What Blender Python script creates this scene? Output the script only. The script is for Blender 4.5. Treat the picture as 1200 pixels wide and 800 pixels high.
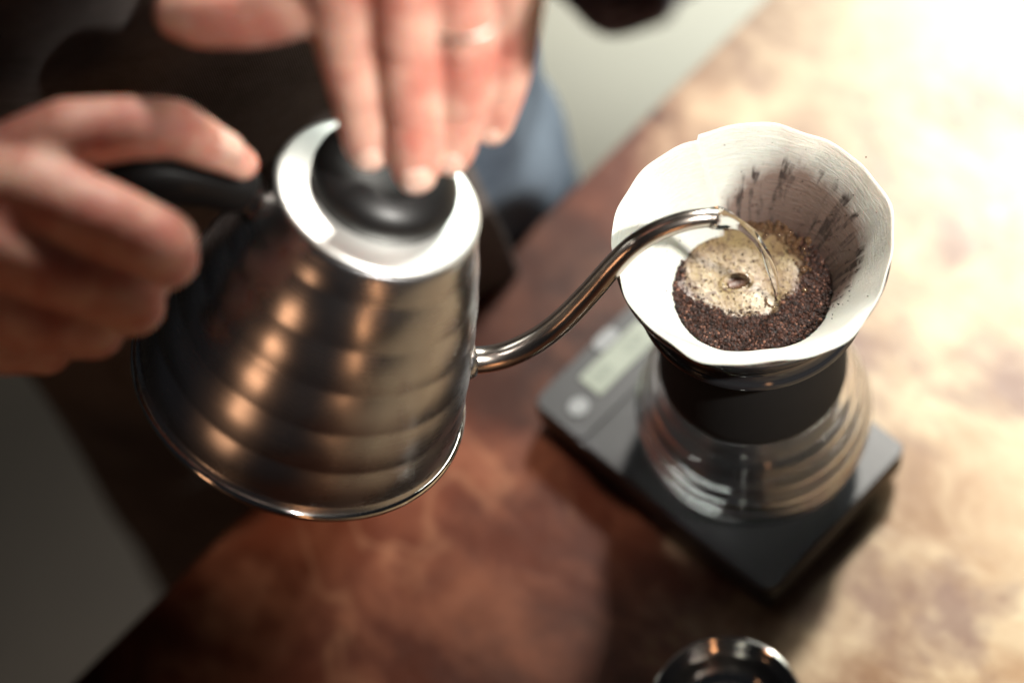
import bpy, bmesh, math, random
import numpy as np
from mathutils import Vector, Matrix, noise
random.seed(7)
sc = bpy.context.scene
for o in list(bpy.data.objects): bpy.data.objects.remove(o)
PI = math.pi
V = Vector

# ------------------------------------------------------------------ camera
PIT, ROLL = 1.0587, -0.2204
CAM = V((-.1095, -.447, .9766))
FW = V((0, math.cos(PIT), -math.sin(PIT)))
r0 = V((1, 0, 0)); u0 = r0.cross(FW)
RT = r0*math.cos(ROLL)+u0*math.sin(ROLL)
UP = -r0*math.sin(ROLL)+u0*math.cos(ROLL)
cd = bpy.data.cameras.new('camera'); co = bpy.data.objects.new('camera', cd)
sc.collection.objects.link(co); sc.camera = co
M = Matrix.Identity(4)
for i in range(3):
    M[i][0] = RT[i]; M[i][1] = UP[i]; M[i][2] = -FW[i]; M[i][3] = CAM[i]
co.matrix_world = M
cd.sensor_width = 36; cd.lens = 72; cd.clip_start = .05; cd.clip_end = 50
cd.dof.use_dof = True; cd.dof.focus_distance = .888; cd.dof.aperture_fstop = 72/33.0
def at(x, y, d):            # a point at depth d (metres) seen at x, y of the 1200 x 800 photograph
    return CAM+FW*d+RT*((x-600)/2400*d)+UP*((400-y)/2400*d)

# ------------------------------------------------------------------ world and lamps
w = bpy.data.worlds.new('World'); sc.world = w; w.use_nodes = True
bg = w.node_tree.nodes['Background']; bg.inputs[0].default_value = (.55, .6, .7, 1); bg.inputs[1].default_value = .017
sc.view_settings.view_transform = 'Standard'; sc.view_settings.look = 'None'
sc.view_settings.exposure = 0.36; sc.view_settings.gamma = 1
def aim(o, loc, tgt):
    o.location = loc; o.rotation_euler = (V(tgt)-V(loc)).to_track_quat('-Z', 'Y').to_euler()
def lamp(name, typ, loc, tgt, power, col, **kw):
    l = bpy.data.lights.new(name, typ); l.energy = power; l.color = col
    for k, v in kw.items(): setattr(l, k, v)
    o = bpy.data.objects.new(name, l); sc.collection.objects.link(o); aim(o, loc, tgt); return o
lamp('key_lamp', 'AREA', (.80, 1.32, 1.78), (.23, .05, .0), 7.4, (1, .95, .86), shape='RECTANGLE', size=.24, size_y=.32, spread=math.radians(47))
lamp('fill_spot', 'SPOT', (.62, -.72, 1.50), (.012, .0, .36), 240, (1, .965, .90), spot_size=math.radians(15), spot_blend=.35, shadow_soft_size=.045)  # added spot with no seen source, brightens the lid hand and filter paper
lamp('window_light', 'AREA', (1.25, 1.75, 1.15), (0, 0, .15), 27, (.93, 1, .93), shape='RECTANGLE', size=.9, size_y=1.5, spread=math.radians(110))
lamp('warm_lamp', 'AREA', (-1.9, -1.25, .62), (-.2, 0, .26), 2.3, (1, .52, .27), shape='ELLIPSE', size=.38, size_y=.40)
lamp('warm_lamp_small', 'AREA', (-.06, -1.9, .30), (-.18, 0, .26), 1.0, (1, .48, .22), shape='ELLIPSE', size=.14, size_y=.6)
lamp('floor_light', 'SPOT', (1.3, 2.3, 1.8), (.30, 1.38, -.9), 2900, (.92, 1, .86), spot_size=math.radians(25), spot_blend=.8, shadow_soft_size=.08)

# ------------------------------------------------------------------ helpers
def empty(name, loc=(0, 0, 0)):
    o = bpy.data.objects.new(name, None); sc.collection.objects.link(o); o.location = loc; o.empty_display_size = .02; return o
def tag(o, label=None, cat=None, group=None, kind=None):
    for k, v in (('label', label), ('category', cat), ('group', group), ('kind', kind)):
        if v: o[k] = v
    return o
def mesh_obj(name, verts, faces, mat, parent=None, smooth=True, loc=None):
    me = bpy.data.meshes.new(name); me.from_pydata([tuple(v) for v in verts], [], faces); me.update()
    if smooth: me.polygons.foreach_set('use_smooth', [True]*len(me.polygons))
    if mat: me.materials.append(mat)
    o = bpy.data.objects.new(name, me); sc.collection.objects.link(o)
    if parent: o.parent = parent
    if loc is not None: o.location = loc
    return o
def bm_obj(name, bm, mat, parent=None, smooth=True):
    me = bpy.data.meshes.new(name); bmesh.ops.recalc_face_normals(bm, faces=bm.faces[:]); bm.to_mesh(me); bm.free()
    if smooth: me.polygons.foreach_set('use_smooth', [True]*len(me.polygons))
    if mat: me.materials.append(mat)
    o = bpy.data.objects.new(name, me); sc.collection.objects.link(o)
    if parent: o.parent = parent
    return o
def lathe_data(prof, n=96, jit=None):
    vs = []; fs = []; m = len(prof)
    for i in range(n):
        a = 2*PI*i/n
        for j, (r, z) in enumerate(prof):
            vs.append((r*math.cos(a), r*math.sin(a), z))
    for i in range(n):
        k = (i+1) % n
        for j in range(m-1):
            fs.append((i*m+j, k*m+j, k*m+j+1, i*m+j+1))
    return vs, fs
def lathe(name, prof, mat, parent=None, n=96):
    vs, fs = lathe_data(prof, n)
    bm = bmesh.new(); bv = [bm.verts.new(v) for v in vs]
    for f in fs: bm.faces.new([bv[i] for i in f])
    bmesh.ops.remove_doubles(bm, verts=bm.verts[:], dist=1e-6)
    return bm_obj(name, bm, mat, parent)
def spline(pts, n):          # Catmull-Rom through points (any dimension)
    P = [np.array(p, float) for p in pts]; P = [2*P[0]-P[1]]+P+[2*P[-1]-P[-2]]
    out = []; m = len(P)-3
    for k in range(n+1):
        t = k/n*m; i = min(int(t), m-1); t -= i
        a, b, c, d = P[i:i+4]
        out.append(.5*((2*b)+(-a+c)*t+(2*a-5*b+4*c-d)*t*t+(-a+3*b-3*c+d)*t**3))
    return out
def tube_data(path, radii, n=24, cap=True, flat=None):
    P = [V(p) for p in path]; vs = []; fs = []
    T = []
    for i in range(len(P)):
        a = P[max(i-1, 0)]; b = P[min(i+1, len(P)-1)]; T.append((b-a).normalized())
    ref = V((0, 1, 0)) if abs(T[0].y) < .9 else V((1, 0, 0))
    N = (ref-T[0]*ref.dot(T[0])).normalized()
    for i, p in enumerate(P):
        N = (N-T[i]*N.dot(T[i])).normalized(); B = T[i].cross(N)
        for k in range(n):
            a = 2*PI*k/n; r = radii[i]
            fx = flat if flat else 1
            vs.append(p+N*(r*math.cos(a))+B*(r*math.sin(a)*fx))
    for i in range(len(P)-1):
        for k in range(n):
            l = (k+1) % n; fs.append((i*n+k, i*n+l, (i+1)*n+l, (i+1)*n+k))
    if cap:
        fs.append(tuple(range(n))[::-1]); fs.append(tuple((len(P)-1)*n+k for k in range(n)))
    return vs, fs
def tube(name, path, radii, mat, parent=None, n=24, cap=True, flat=None):
    if not hasattr(radii, '__len__'): radii = [radii]*len(path)
    vs, fs = tube_data(path, radii, n, cap, flat)
    return mesh_obj(name, vs, fs, mat, parent)
def rounded_slab(name, cx, cy, hx, hy, z0, z1, r, mat, parent, bev=.0015, rot=None):
    bm = bmesh.new(); ring = []
    for (sx, sy, a0) in ((1, 1, 0), (-1, 1, 90), (-1, -1, 180), (1, -1, 270)):
        for k in range(9):
            a = math.radians(a0+k*90/8)
            ring.append((cx+sx*(hx-r)+r*math.cos(a), cy+sy*(hy-r)+r*math.sin(a)))
    vb = [bm.verts.new((x, y, z0)) for x, y in ring]; vt = [bm.verts.new((x, y, z1)) for x, y in ring]
    m = len(ring)
    for i in range(m): bm.faces.new((vb[i], vb[(i+1) % m], vt[(i+1) % m], vt[i]))
    top = bm.faces.new(vt); bot = bm.faces.new(vb[::-1])
    es = [e for e in top.edges]+[e for e in bot.edges]
    if bev: bmesh.ops.bevel(bm, geom=es, offset=bev, segments=3, affect='EDGES', profile=.5)
    o = bm_obj(name, bm, mat, parent, smooth=False)
    for p in o.data.polygons: p.use_smooth = p.area < (hx*hy)*.5
    return o
def baked(o, mods):         # apply modifiers without bpy.ops
    dg = bpy.context.evaluated_depsgraph_get(); dg.update()
    me = bpy.data.meshes.new_from_object(o.evaluated_get(dg)); old = o.data
    o.modifiers.clear(); o.data = me
    return o

# ------------------------------------------------------------------ materials
def mat(name, col=(.5, .5, .5), rough=.5, metal=0, **kw):
    m = bpy.data.materials.new(name); m.use_nodes = True; b = m.node_tree.nodes['Principled BSDF']
    b.inputs['Base Color'].default_value = (*col, 1); b.inputs['Roughness'].default_value = rough; b.inputs['Metallic'].default_value = metal
    for k, v in kw.items(): b.inputs[k].default_value = v
    return m
def nt(m): return m.node_tree.nodes, m.node_tree.links, m.node_tree.nodes['Principled BSDF']
def node(m, typ, **kw):
    n = m.node_tree.nodes.new(typ)
    for k, v in kw.items():
        if k.startswith('i_'):
            kk = k[2:].replace('_', ' '); n.inputs[kk].default_value = v
        else: setattr(n, k, v)
    return n
def ramp(m, fac, stops, interp='LINEAR'):
    n = m.node_tree.nodes.new('ShaderNodeValToRGB'); n.color_ramp.interpolation = interp
    el = n.color_ramp.elements
    while len(el) < len(stops): el.new(.5)
    for e, (p, c) in zip(el, stops):
        e.position = p; e.color = (c, c, c, 1) if not hasattr(c, '__len__') else (*c, 1)
    m.node_tree.links.new(fac, n.inputs[0]); return n.outputs[0]
def mixc(m, fac, a, b, mode='MIX'):
    n = m.node_tree.nodes.new('ShaderNodeMix'); n.data_type = 'RGBA'; n.blend_type = mode; L = m.node_tree.links
    for s, v in ((n.inputs[0], fac), (n.inputs[6], a), (n.inputs[7], b)):
        if hasattr(v, 'links') or isinstance(v, bpy.types.NodeSocket): L.new(v, s)
        elif hasattr(v, '__len__'): s.default_value = (*v, 1)
        else: s.default_value = v
    return n.outputs[2]
def math_(m, op, a, b=None, c=None, clamp=False):
    n = m.node_tree.nodes.new('ShaderNodeMath'); n.operation = op; n.use_clamp = clamp
    for i, v in enumerate((a, b, c)):
        if v is None: continue
        if isinstance(v, bpy.types.NodeSocket): m.node_tree.links.new(v, n.inputs[i])
        else: n.inputs[i].default_value = v
    return n.outputs[0]
def noise_(m, vec, scale, detail=4, rough=.5, dist=0, dim='3D'):
    n = m.node_tree.nodes.new('ShaderNodeTexNoise'); n.inputs['Scale'].default_value = scale; n.inputs['Detail'].default_value = detail
    n.inputs['Roughness'].default_value = rough; n.inputs['Distortion'].default_value = dist
    if vec: m.node_tree.links.new(vec, n.inputs['Vector'])
    return n.outputs['Fac']
def mapping(m, vec, loc=(0, 0, 0), rot=(0, 0, 0), scale=(1, 1, 1)):
    n = m.node_tree.nodes.new('ShaderNodeMapping'); n.inputs['Location'].default_value = loc; n.inputs['Rotation'].default_value = rot; n.inputs['Scale'].default_value = scale
    m.node_tree.links.new(vec, n.inputs['Vector']); return n.outputs[0]
def objc(m): return m.node_tree.nodes.new('ShaderNodeTexCoord').outputs['Object']
def bump(m, h, strength=.5, dist=.001, normal=None):
    n = m.node_tree.nodes.new('ShaderNodeBump'); n.inputs['Strength'].default_value = strength; n.inputs['Distance'].default_value = dist
    m.node_tree.links.new(h, n.inputs['Height'])
    if normal: m.node_tree.links.new(normal, n.inputs['Normal'])
    return n.outputs[0]
def fin(m, base=None, rough=None, normal=None):
    L = m.node_tree.links; b = m.node_tree.nodes['Principled BSDF']
    if base: L.new(base, b.inputs['Base Color'])
    if rough: L.new(rough, b.inputs['Roughness'])
    if normal: L.new(normal, b.inputs['Normal'])
    return m

# table: dark red-brown varnished board, worn and tinted for glare to tan on one side, scratched
def make_table_mat():
    m = mat('worn_table', rough=.4, **{'Specular IOR Level': .20}); c = objc(m)
    big = noise_(m, c, 5.5, 5, .6, .6); mid = noise_(m, mapping(m, c, rot=(0, 0, .6), scale=(1, 1.25, 1)), 15, 6, .62, .35); fine = noise_(m, c, 90, 5, .7)
    a = mixc(m, ramp(m, big, [(.35, 0), (.65, 1)]), (.019, .0043, .0020), (.054, .0118, .0044))
    a = mixc(m, ramp(m, mid, [(.46, 0), (.66, 1)]), a, (.086, .026, .0115))
    # tan side: wear, with glare partly put into the colour (object +x is away from the person)
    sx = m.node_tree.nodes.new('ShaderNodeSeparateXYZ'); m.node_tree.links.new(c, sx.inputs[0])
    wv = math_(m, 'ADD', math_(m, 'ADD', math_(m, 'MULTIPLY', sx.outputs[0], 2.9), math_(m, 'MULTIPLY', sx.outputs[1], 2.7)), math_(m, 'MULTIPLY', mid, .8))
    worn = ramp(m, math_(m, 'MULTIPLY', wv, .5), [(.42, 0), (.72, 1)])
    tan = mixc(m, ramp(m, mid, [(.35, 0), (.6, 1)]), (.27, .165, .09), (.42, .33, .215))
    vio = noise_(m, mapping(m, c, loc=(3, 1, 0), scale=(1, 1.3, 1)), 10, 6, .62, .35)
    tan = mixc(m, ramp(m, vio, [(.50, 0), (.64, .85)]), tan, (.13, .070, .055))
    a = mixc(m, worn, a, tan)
    # long scratches in two directions
    sc1 = noise_(m, mapping(m, c, rot=(0, 0, .35), scale=(4, 260, 1)), 1, 3, .6); sc2 = noise_(m, mapping(m, c, rot=(0, 0, -1.1), scale=(4, 300, 1)), 1, 3, .6)
    msk = ramp(m, noise_(m, c, 9, 3), [(.45, 0), (.6, 1)])
    s = math_(m, 'MULTIPLY', math_(m, 'MAXIMUM', ramp(m, sc1, [(.60, 0), (.70, 1)]), ramp(m, sc2, [(.62, 0), (.72, 1)])), msk)
    a = mixc(m, math_(m, 'MULTIPLY', s, math_(m, 'ADD', math_(m, 'MULTIPLY', worn, .45), .02)), a, (.16, .08, .045))
    # broad pale scuffs
    sf = noise_(m, mapping(m, c, loc=(1, 2, 0), rot=(0, 0, .5), scale=(1, 1.6, 1)), 4.2, 4, .5, .8)
    vein = ramp(m, math_(m, 'ABSOLUTE', math_(m, 'SUBTRACT', sf, .52)), [(0, 1), (.016, 0)])
    vm = ramp(m, noise_(m, mapping(m, c, loc=(4, 4, 1)), 9, 4, .6), [(.47, 0), (.62, 1)])
    a = mixc(m, math_(m, 'MULTIPLY', math_(m, 'MULTIPLY', vein, vm), .17), a, (.26, .13, .07))
    r = math_(m, 'ADD', math_(m, 'MULTIPLY', mid, .25), math_(m, 'ADD', math_(m, 'MULTIPLY', fine, .12), .20))
    h = math_(m, 'ADD', math_(m, 'MULTIPLY', fine, .5), math_(m, 'ADD', mid, math_(m, 'MULTIPLY', math_(m, 'MULTIPLY', s, worn), -.4)))
    fin(m, a, r, bump(m, h, .35, .0008))
    return m
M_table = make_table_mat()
def make_floor():
    m = mat('floor', rough=.6); c = objc(m)
    n = noise_(m, c, 2.5, 5, .6, .4)
    return fin(m, mixc(m, ramp(m, n, [(.3, 0), (.7, 1)]), (.031, .022, .016), (.050, .037, .027)), None, bump(m, noise_(m, c, 60, 3), .2, .002))
M_floor = make_floor()
def steel(name, col, rough, aniso=0., bumpy=0.):
    m = mat(name, col, rough, 1.0, Anisotropic=aniso); c = objc(m)
    br = noise_(m, mapping(m, c, scale=(2, 2, 900)), 1, 3, .6)
    sm = noise_(m, c, 28, 4, .55)
    r = math_(m, 'ADD', math_(m, 'MULTIPLY', sm, .14), math_(m, 'ADD', rough-.10, math_(m, 'MULTIPLY', br, .06)))
    nr = bump(m, br, .05+bumpy, .0003)
    fin(m, mixc(m, ramp(m, sm, [(.3, 0), (.75, 1)]), tuple(x*.86 for x in col), col), r, nr)
    if aniso:
        t = m.node_tree.nodes.new('ShaderNodeTangent'); t.direction_type = 'RADIAL'; t.axis = 'Z'; m.node_tree.links.new(t.outputs[0], m.node_tree.nodes['Principled BSDF'].inputs['Tangent'])
    return m
M_kettle = steel('brushed_kettle_steel', (.43, .42, .425), .27, .1)
M_spout = steel('satin_spout_steel', (.50, .43, .38), .22)
M_bright = steel('polished_steel', (.66, .62, .58), .10)
M_lid = steel('lid_steel', (.90, .90, .86), .46)
M_black = mat('black_plastic', (.005, .0045, .0045), .42, 0, **{'Specular IOR Level': .3})
fin(M_black, None, None, bump(M_black, noise_(M_black, objc(M_black), 900, 2), .12, .0004))
M_rubber = mat('neoprene', (.0035, .0032, .0032), .8, 0, **{'Specular IOR Level': .18})
fin(M_rubber, None, None, bump(M_rubber, noise_(M_rubber, objc(M_rubber), 1500, 2), .3, .0004))
M_drip = mat('smoked_glossy_cone', (.010, .010, .011), .10, 0)
M_scale = mat('scale_body', (.010, .010, .012), .42)
M_plate = mat('scale_plate', (.013, .013, .015), .34)
fin(M_plate, None, math_(M_plate, 'ADD', math_(M_plate, 'MULTIPLY', noise_(M_plate, objc(M_plate), 40, 4), .12), .28), bump(M_plate, noise_(M_plate, objc(M_plate), 1600, 2), .15, .0003))
M_lcd = mat('lcd', (.20, .22, .18), .35)
M_seg = mat('lcd_segment', (.10, .12, .10), .4)
M_btn = mat('button_grey', (.16, .165, .17), .5)
M_glass = mat('clear_glass', (1, 1, 1), .0, 0, IOR=1.47); M_glass.node_tree.nodes['Principled BSDF'].inputs['Transmission Weight'].default_value = 1
M_water = mat('water', (1, 1, 1), .0, 0, IOR=1.33); M_water.node_tree.nodes['Principled BSDF'].inputs['Transmission Weight'].default_value = 1
M_gold = mat('ring_steel', (.42, .39, .35), .42, 1)
M_bubble = mat('bubble', (.10, .052, .026), .05, 0, IOR=1.45); M_bubble.node_tree.nodes['Principled BSDF'].inputs['Transmission Weight'].default_value = .5

def skin_mat():
    m = mat('skin', rough=.55); b = nt(m)[2]; c = objc(m)
    n1 = noise_(m, c, 45, 4, .6); n2 = noise_(m, c, 700, 3, .6)
    col = mixc(m, ramp(m, n1, [(.38, 0), (.62, 1)]), (.64, .37, .285), (.47, .165, .125))
    b.inputs['Subsurface Weight'].default_value = .55; b.inputs['Subsurface Radius'].default_value = (1, .25, .12); b.inputs['Subsurface Scale'].default_value = .007
    vor = m.node_tree.nodes.new('ShaderNodeTexVoronoi'); vor.inputs['Scale'].default_value = 650; m.node_tree.links.new(c, vor.inputs['Vector'])
    return fin(m, col, None, bump(m, math_(m, 'ADD', math_(m, 'ADD', n2, vor.outputs[0]), math_(m, 'MULTIPLY', noise_(m, c, 130, 4, .6), 3.0)), .3, .0007))
M_skin = skin_mat()
M_nail = mat('fingernail', (.64, .40, .32), .36); nt(M_nail)[2].inputs['Subsurface Weight'].default_value = .3; nt(M_nail)[2].inputs['Subsurface Scale'].default_value = .002
def cloth(name, a, b, scale=1200, rough=.85, mott=30):
    m = mat(name, rough=rough); c = objc(m)
    wv = m.node_tree.nodes.new('ShaderNodeTexWave'); wv.inputs['Scale'].default_value = scale/4; wv.inputs['Distortion'].default_value = .6; wv.bands_direction = 'Z'; m.node_tree.links.new(c, wv.inputs['Vector'])
    w2 = m.node_tree.nodes.new('ShaderNodeTexWave'); w2.inputs['Scale'].default_value = scale/4; w2.inputs['Distortion'].default_value = .6; w2.bands_direction = 'X'; m.node_tree.links.new(c, w2.inputs['Vector'])
    wvf = math_(m, 'MULTIPLY', wv.outputs['Fac'], w2.outputs['Fac'])
    n = noise_(m, c, mott, 5, .65)
    f = math_(m, 'ADD', math_(m, 'MULTIPLY', wvf, .35), math_(m, 'MULTIPLY', n, .75))
    m.node_tree.nodes['Principled BSDF'].inputs['Specular IOR Level'].default_value = .2
    return fin(m, mixc(m, ramp(m, f, [(.3, 0), (.75, 1)]), a, b), None, bump(m, wvf, .5, .0006))
M_apron = cloth('apron_cloth', (.07, .06, .056), (.16, .14, .135))
M_jeans = cloth('denim', (.032, .042, .060), (.13, .165, .205), 1500, .85, 14)
def plaid():
    m = mat('plaid_shirt', rough=.85); c = objc(m)
    def band(d, s):
        wv = m.node_tree.nodes.new('ShaderNodeTexWave'); wv.bands_direction = d; wv.inputs['Scale'].default_value = s*3.4; wv.inputs['Distortion'].default_value = .8; wv.inputs['Detail'].default_value = 1; wv.inputs['Detail Scale'].default_value = .3
        m.node_tree.links.new(c, wv.inputs['Vector']); return ramp(m, wv.outputs['Fac'], [(.45, 0), (.6, 1)])
    a = mixc(m, band('X', 13), (.014, .014, .020), (.075, .08, .10)); a = mixc(m, math_(m, 'MULTIPLY', band('Y', 13), .45), a, (.34, .34, .35))
    return fin(m, a, None, bump(m, noise_(m, c, 60, 4), .6, .002))
M_plaid = plaid()

# coffee filter paper: crepe relief, stained where the water ran (u = round the cone, v = 0 bottom .. 1 rim)
def paper_mat():
    m = mat('filter_paper', rough=.9); uv = m.node_tree.nodes.new('ShaderNodeUVMap').outputs[0]
    s = m.node_tree.nodes.new('ShaderNodeSeparateXYZ'); m.node_tree.links.new(uv, s.inputs[0]); u, v = s.outputs[0], s.outputs[1]
    c = objc(m)
    crepe = noise_(m, mapping(m, uv, rot=(0, 0, .03), scale=(34, 120, 1)), 1, 5, .62, .9)
    fib = noise_(m, c, 900, 3, .6)
    edge = noise_(m, mapping(m, uv, scale=(14, 2, 1)), 1, 4, .6)
    # stain centre direction u0, reaches higher there
    du = math_(m, 'ABSOLUTE', math_(m, 'SUBTRACT', u, .094)); du = math_(m, 'MINIMUM', du, math_(m, 'SUBTRACT', 1.0, du))
    top = math_(m, 'SUBTRACT', .885, math_(m, 'MULTIPLY', math_(m, 'POWER', math_(m, 'MULTIPLY', du, 4.9), 3.4), .42))
    d = math_(m, 'ADD', math_(m, 'SUBTRACT', top, v), math_(m, 'MULTIPLY', math_(m, 'SUBTRACT', edge, .5), .07))
    stain = ramp(m, math_(m, 'ADD', math_(m, 'ADD', d, math_(m, 'MULTIPLY', math_(m, 'SUBTRACT', noise_(m, c, 110, 4, .6), .5), .10)), .5), [(.44, 0), (.50, .35), (.575, 1)])
    stainc = mixc(m, ramp(m, math_(m, 'ADD', d, .5), [(.5, 0), (.80, 1)]), (.24, .165, .135), (.10, .058, .045))
    # runs of grounds along the ribs
    um = math_(m, 'ADD', u, math_(m, 'MULTIPLY', v, .035))
    cx = m.node_tree.nodes.new('ShaderNodeCombineXYZ'); m.node_tree.links.new(um, cx.inputs[0]); m.node_tree.links.new(v, cx.inputs[1])
    st = noise_(m, mapping(m, cx.outputs[0], scale=(75, 3.4, 1)), 1, 3, .5, .2)
    brk = noise_(m, mapping(m, cx.outputs[0], loc=(2, 5, 0), scale=(60, 13, 1)), 1, 4, .6, .3)
    streak = math_(m, 'MULTIPLY', ramp(m, st, [(.51, 0), (.60, 1)]), ramp(m, brk, [(.38, 0), (.54, 1)]))
    streak = math_(m, 'MULTIPLY', streak, ramp(m, math_(m, 'ADD', d, .5), [(.49, 0), (.53, 1)]))
    base = mixc(m, fib, (.67, .65, .595), (.73, .71, .655))
    base = mixc(m, stain, base, stainc)
    base = mixc(m, math_(m, 'MULTIPLY', streak, .93), base, (.035, .020, .016))
    # soaked line above the bed
    low = ramp(m, math_(m, 'ADD', v, math_(m, 'MULTIPLY', edge, .05)), [(.555, 1), (.595, 0)])
    base = mixc(m, math_(m, 'MULTIPLY', low, .0), base, (.12, .06, .04))
    h = math_(m, 'ADD', math_(m, 'MULTIPLY', crepe, 1.0), math_(m, 'MULTIPLY', fib, .35))
    r = ramp(m, stain, [(0, .92), (1, .5)])
    b = nt(m)[2]; b.inputs['Subsurface Weight'].default_value = .15; b.inputs['Subsurface Scale'].default_value = .002
    nb_ = bump(m, h, .75, .0011); fin(m, base, r, nb_)
    tl = m.node_tree.nodes.new('ShaderNodeBsdfTranslucent'); m.node_tree.links.new(base, tl.inputs[0]); m.node_tree.links.new(nb_, tl.inputs['Normal'])
    mx = m.node_tree.nodes.new('ShaderNodeMixShader'); mx.inputs[0].default_value = .42; L = m.node_tree.links
    L.new(b.outputs[0], mx.inputs[1]); L.new(tl.outputs[0], mx.inputs[2]); L.new(mx.outputs[0], m.node_tree.nodes['Material Output'].inputs[0])
    return m
M_paper = paper_mat()
def grounds_mat():
    m = mat('coffee_grounds', rough=.7, **{'Specular IOR Level': .2}); c = objc(m)
    n = noise_(m, c, 900, 3, .7); n2 = noise_(m, c, 350, 3, .6)
    col = mixc(m, ramp(m, n, [(.35, 0), (.7, 1)]), (.008, .003, .0017), (.032, .011, .005))
    return fin(m, col, None, bump(m, math_(m, 'ADD', n, n2), .9, .0012))
M_grounds = grounds_mat()
def grain_mat():
    m = mat('coffee_grain', rough=.6, **{'Specular IOR Level': .25}); g = m.node_tree.nodes.new('ShaderNodeNewGeometry')
    col = ramp(m, g.outputs['Random Per Island'], [(0, (.004, .0014, .0009)), (.65, (.018, .0056, .0030)), (.95, (.042, .014, .0075)), (1, (.15, .07, .045))])
    return fin(m, col)
M_grain = grain_mat()
def bloom_mat():
    m = mat('coffee_foam', rough=.3, **{'Specular IOR Level': .5}); c = objc(m)
    a = noise_(m, c, 60, 5, .65, .3); b_ = noise_(m, c, 420, 4, .65); e = noise_(m, c, 140, 5, .6, .6)
    col = mixc(m, ramp(m, a, [(.30, 0), (.66, 1)]), (.100, .058, .029), (.165, .125, .058))
    sx = m.node_tree.nodes.new('ShaderNodeSeparateXYZ'); m.node_tree.links.new(c, sx.inputs[0]); X, Y = sx.outputs[0], sx.outputs[1]
    # darker to the rim of the wet patch, palest in the middle where the crema floats
    dx = math_(m, 'SUBTRACT', X, -.0005); dy = math_(m, 'SUBTRACT', Y, .014)
    rr = math_(m, 'SQRT', math_(m, 'ADD', math_(m, 'MULTIPLY', dx, dx), math_(m, 'MULTIPLY', dy, dy)))
    rr = math_(m, 'ADD', rr, math_(m, 'MULTIPLY', math_(m, 'SUBTRACT', e, .5), .014))
    col = mixc(m, ramp(m, math_(m, 'MULTIPLY', rr, 30), [(.66, 0), (.86, 1)]), col, (.040, .016, .010))
    q_ = math_(m, 'SQRT', math_(m, 'ADD', math_(m, 'POWER', math_(m, 'DIVIDE', math_(m, 'ADD', X, .0055), .0050), 2), math_(m, 'POWER', math_(m, 'DIVIDE', math_(m, 'SUBTRACT', Y, .0065), .0034), 2)))
    col = mixc(m, ramp(m, math_(m, 'MULTIPLY', math_(m, 'ADD', q_, math_(m, 'MULTIPLY', math_(m, 'SUBTRACT', e, .5), .6)), .5), [(.36, 1), (.46, 0)]), col, (.060, .024, .013))
    spk = ramp(m, b_, [(.53, 0), (.61, 1)]); spd = ramp(m, e, [(.40, 0), (.58, 1)])
    col = mixc(m, math_(m, 'MULTIPLY', spk, math_(m, 'ADD', math_(m, 'MULTIPLY', spd, .65), .25)), col, (.05, .025, .015))
    return fin(m, col, ramp(m, b_, [(.3, .24), (.7, .55)]), bump(m, math_(m, 'ADD', math_(m, 'MULTIPLY', b_, .8), e), .5, .0009))
M_foam = bloom_mat()

# ------------------------------------------------------------------ setting: floor and table
s_ = 6
fl = mesh_obj('floor', [(-s_, -s_, -.9), (s_, -s_, -.9), (s_, s_, -.9), (-s_, s_, -.9)], [(0, 1, 2, 3)], M_floor, smooth=False)
tag(fl, kind='structure')
EN = math.atan2(.59, .807)           # direction of the table edge
tb = empty('table', (-.145, .127, 0)); tb.rotation_euler = (0, 0, EN-PI/2)     # local x = away from the person, local y along the edge
tag(tb, 'worn reddish brown wooden table under the scale, kettle and steel bowl', 'table')
bm = bmesh.new(); bmesh.ops.create_cube(bm, size=1, matrix=Matrix.Translation((.5, 0, -.016)) @ Matrix.Diagonal((1.0, 2.0, .032, 1)))
bmesh.ops.bevel(bm, geom=bm.edges[:], offset=.003, segments=3, affect='EDGES')
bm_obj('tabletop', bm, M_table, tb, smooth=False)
M_leg = mat('table_leg_wood', (.10, .045, .025), .5)
for x in (.07, .93):
    for y in (-.93, .93):
        bm = bmesh.new(); bmesh.ops.create_cube(bm, size=1, matrix=Matrix.Translation((x, y, -.4655)) @ Matrix.Diagonal((.06, .06, .866, 1)))
        bmesh.ops.bevel(bm, geom=bm.edges[:], offset=.004, segments=2, affect='EDGES'); bm_obj('leg', bm, M_leg, tb, smooth=False)

# ------------------------------------------------------------------ scale
sl = empty('kitchen_scale', (-.01625, .01225, 0)); sl.rotation_euler = (0, 0, math.atan2(-.8212, .5706))
tag(sl, 'flat black digital scale with small display beneath the glass coffee server', 'scale')
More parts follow.
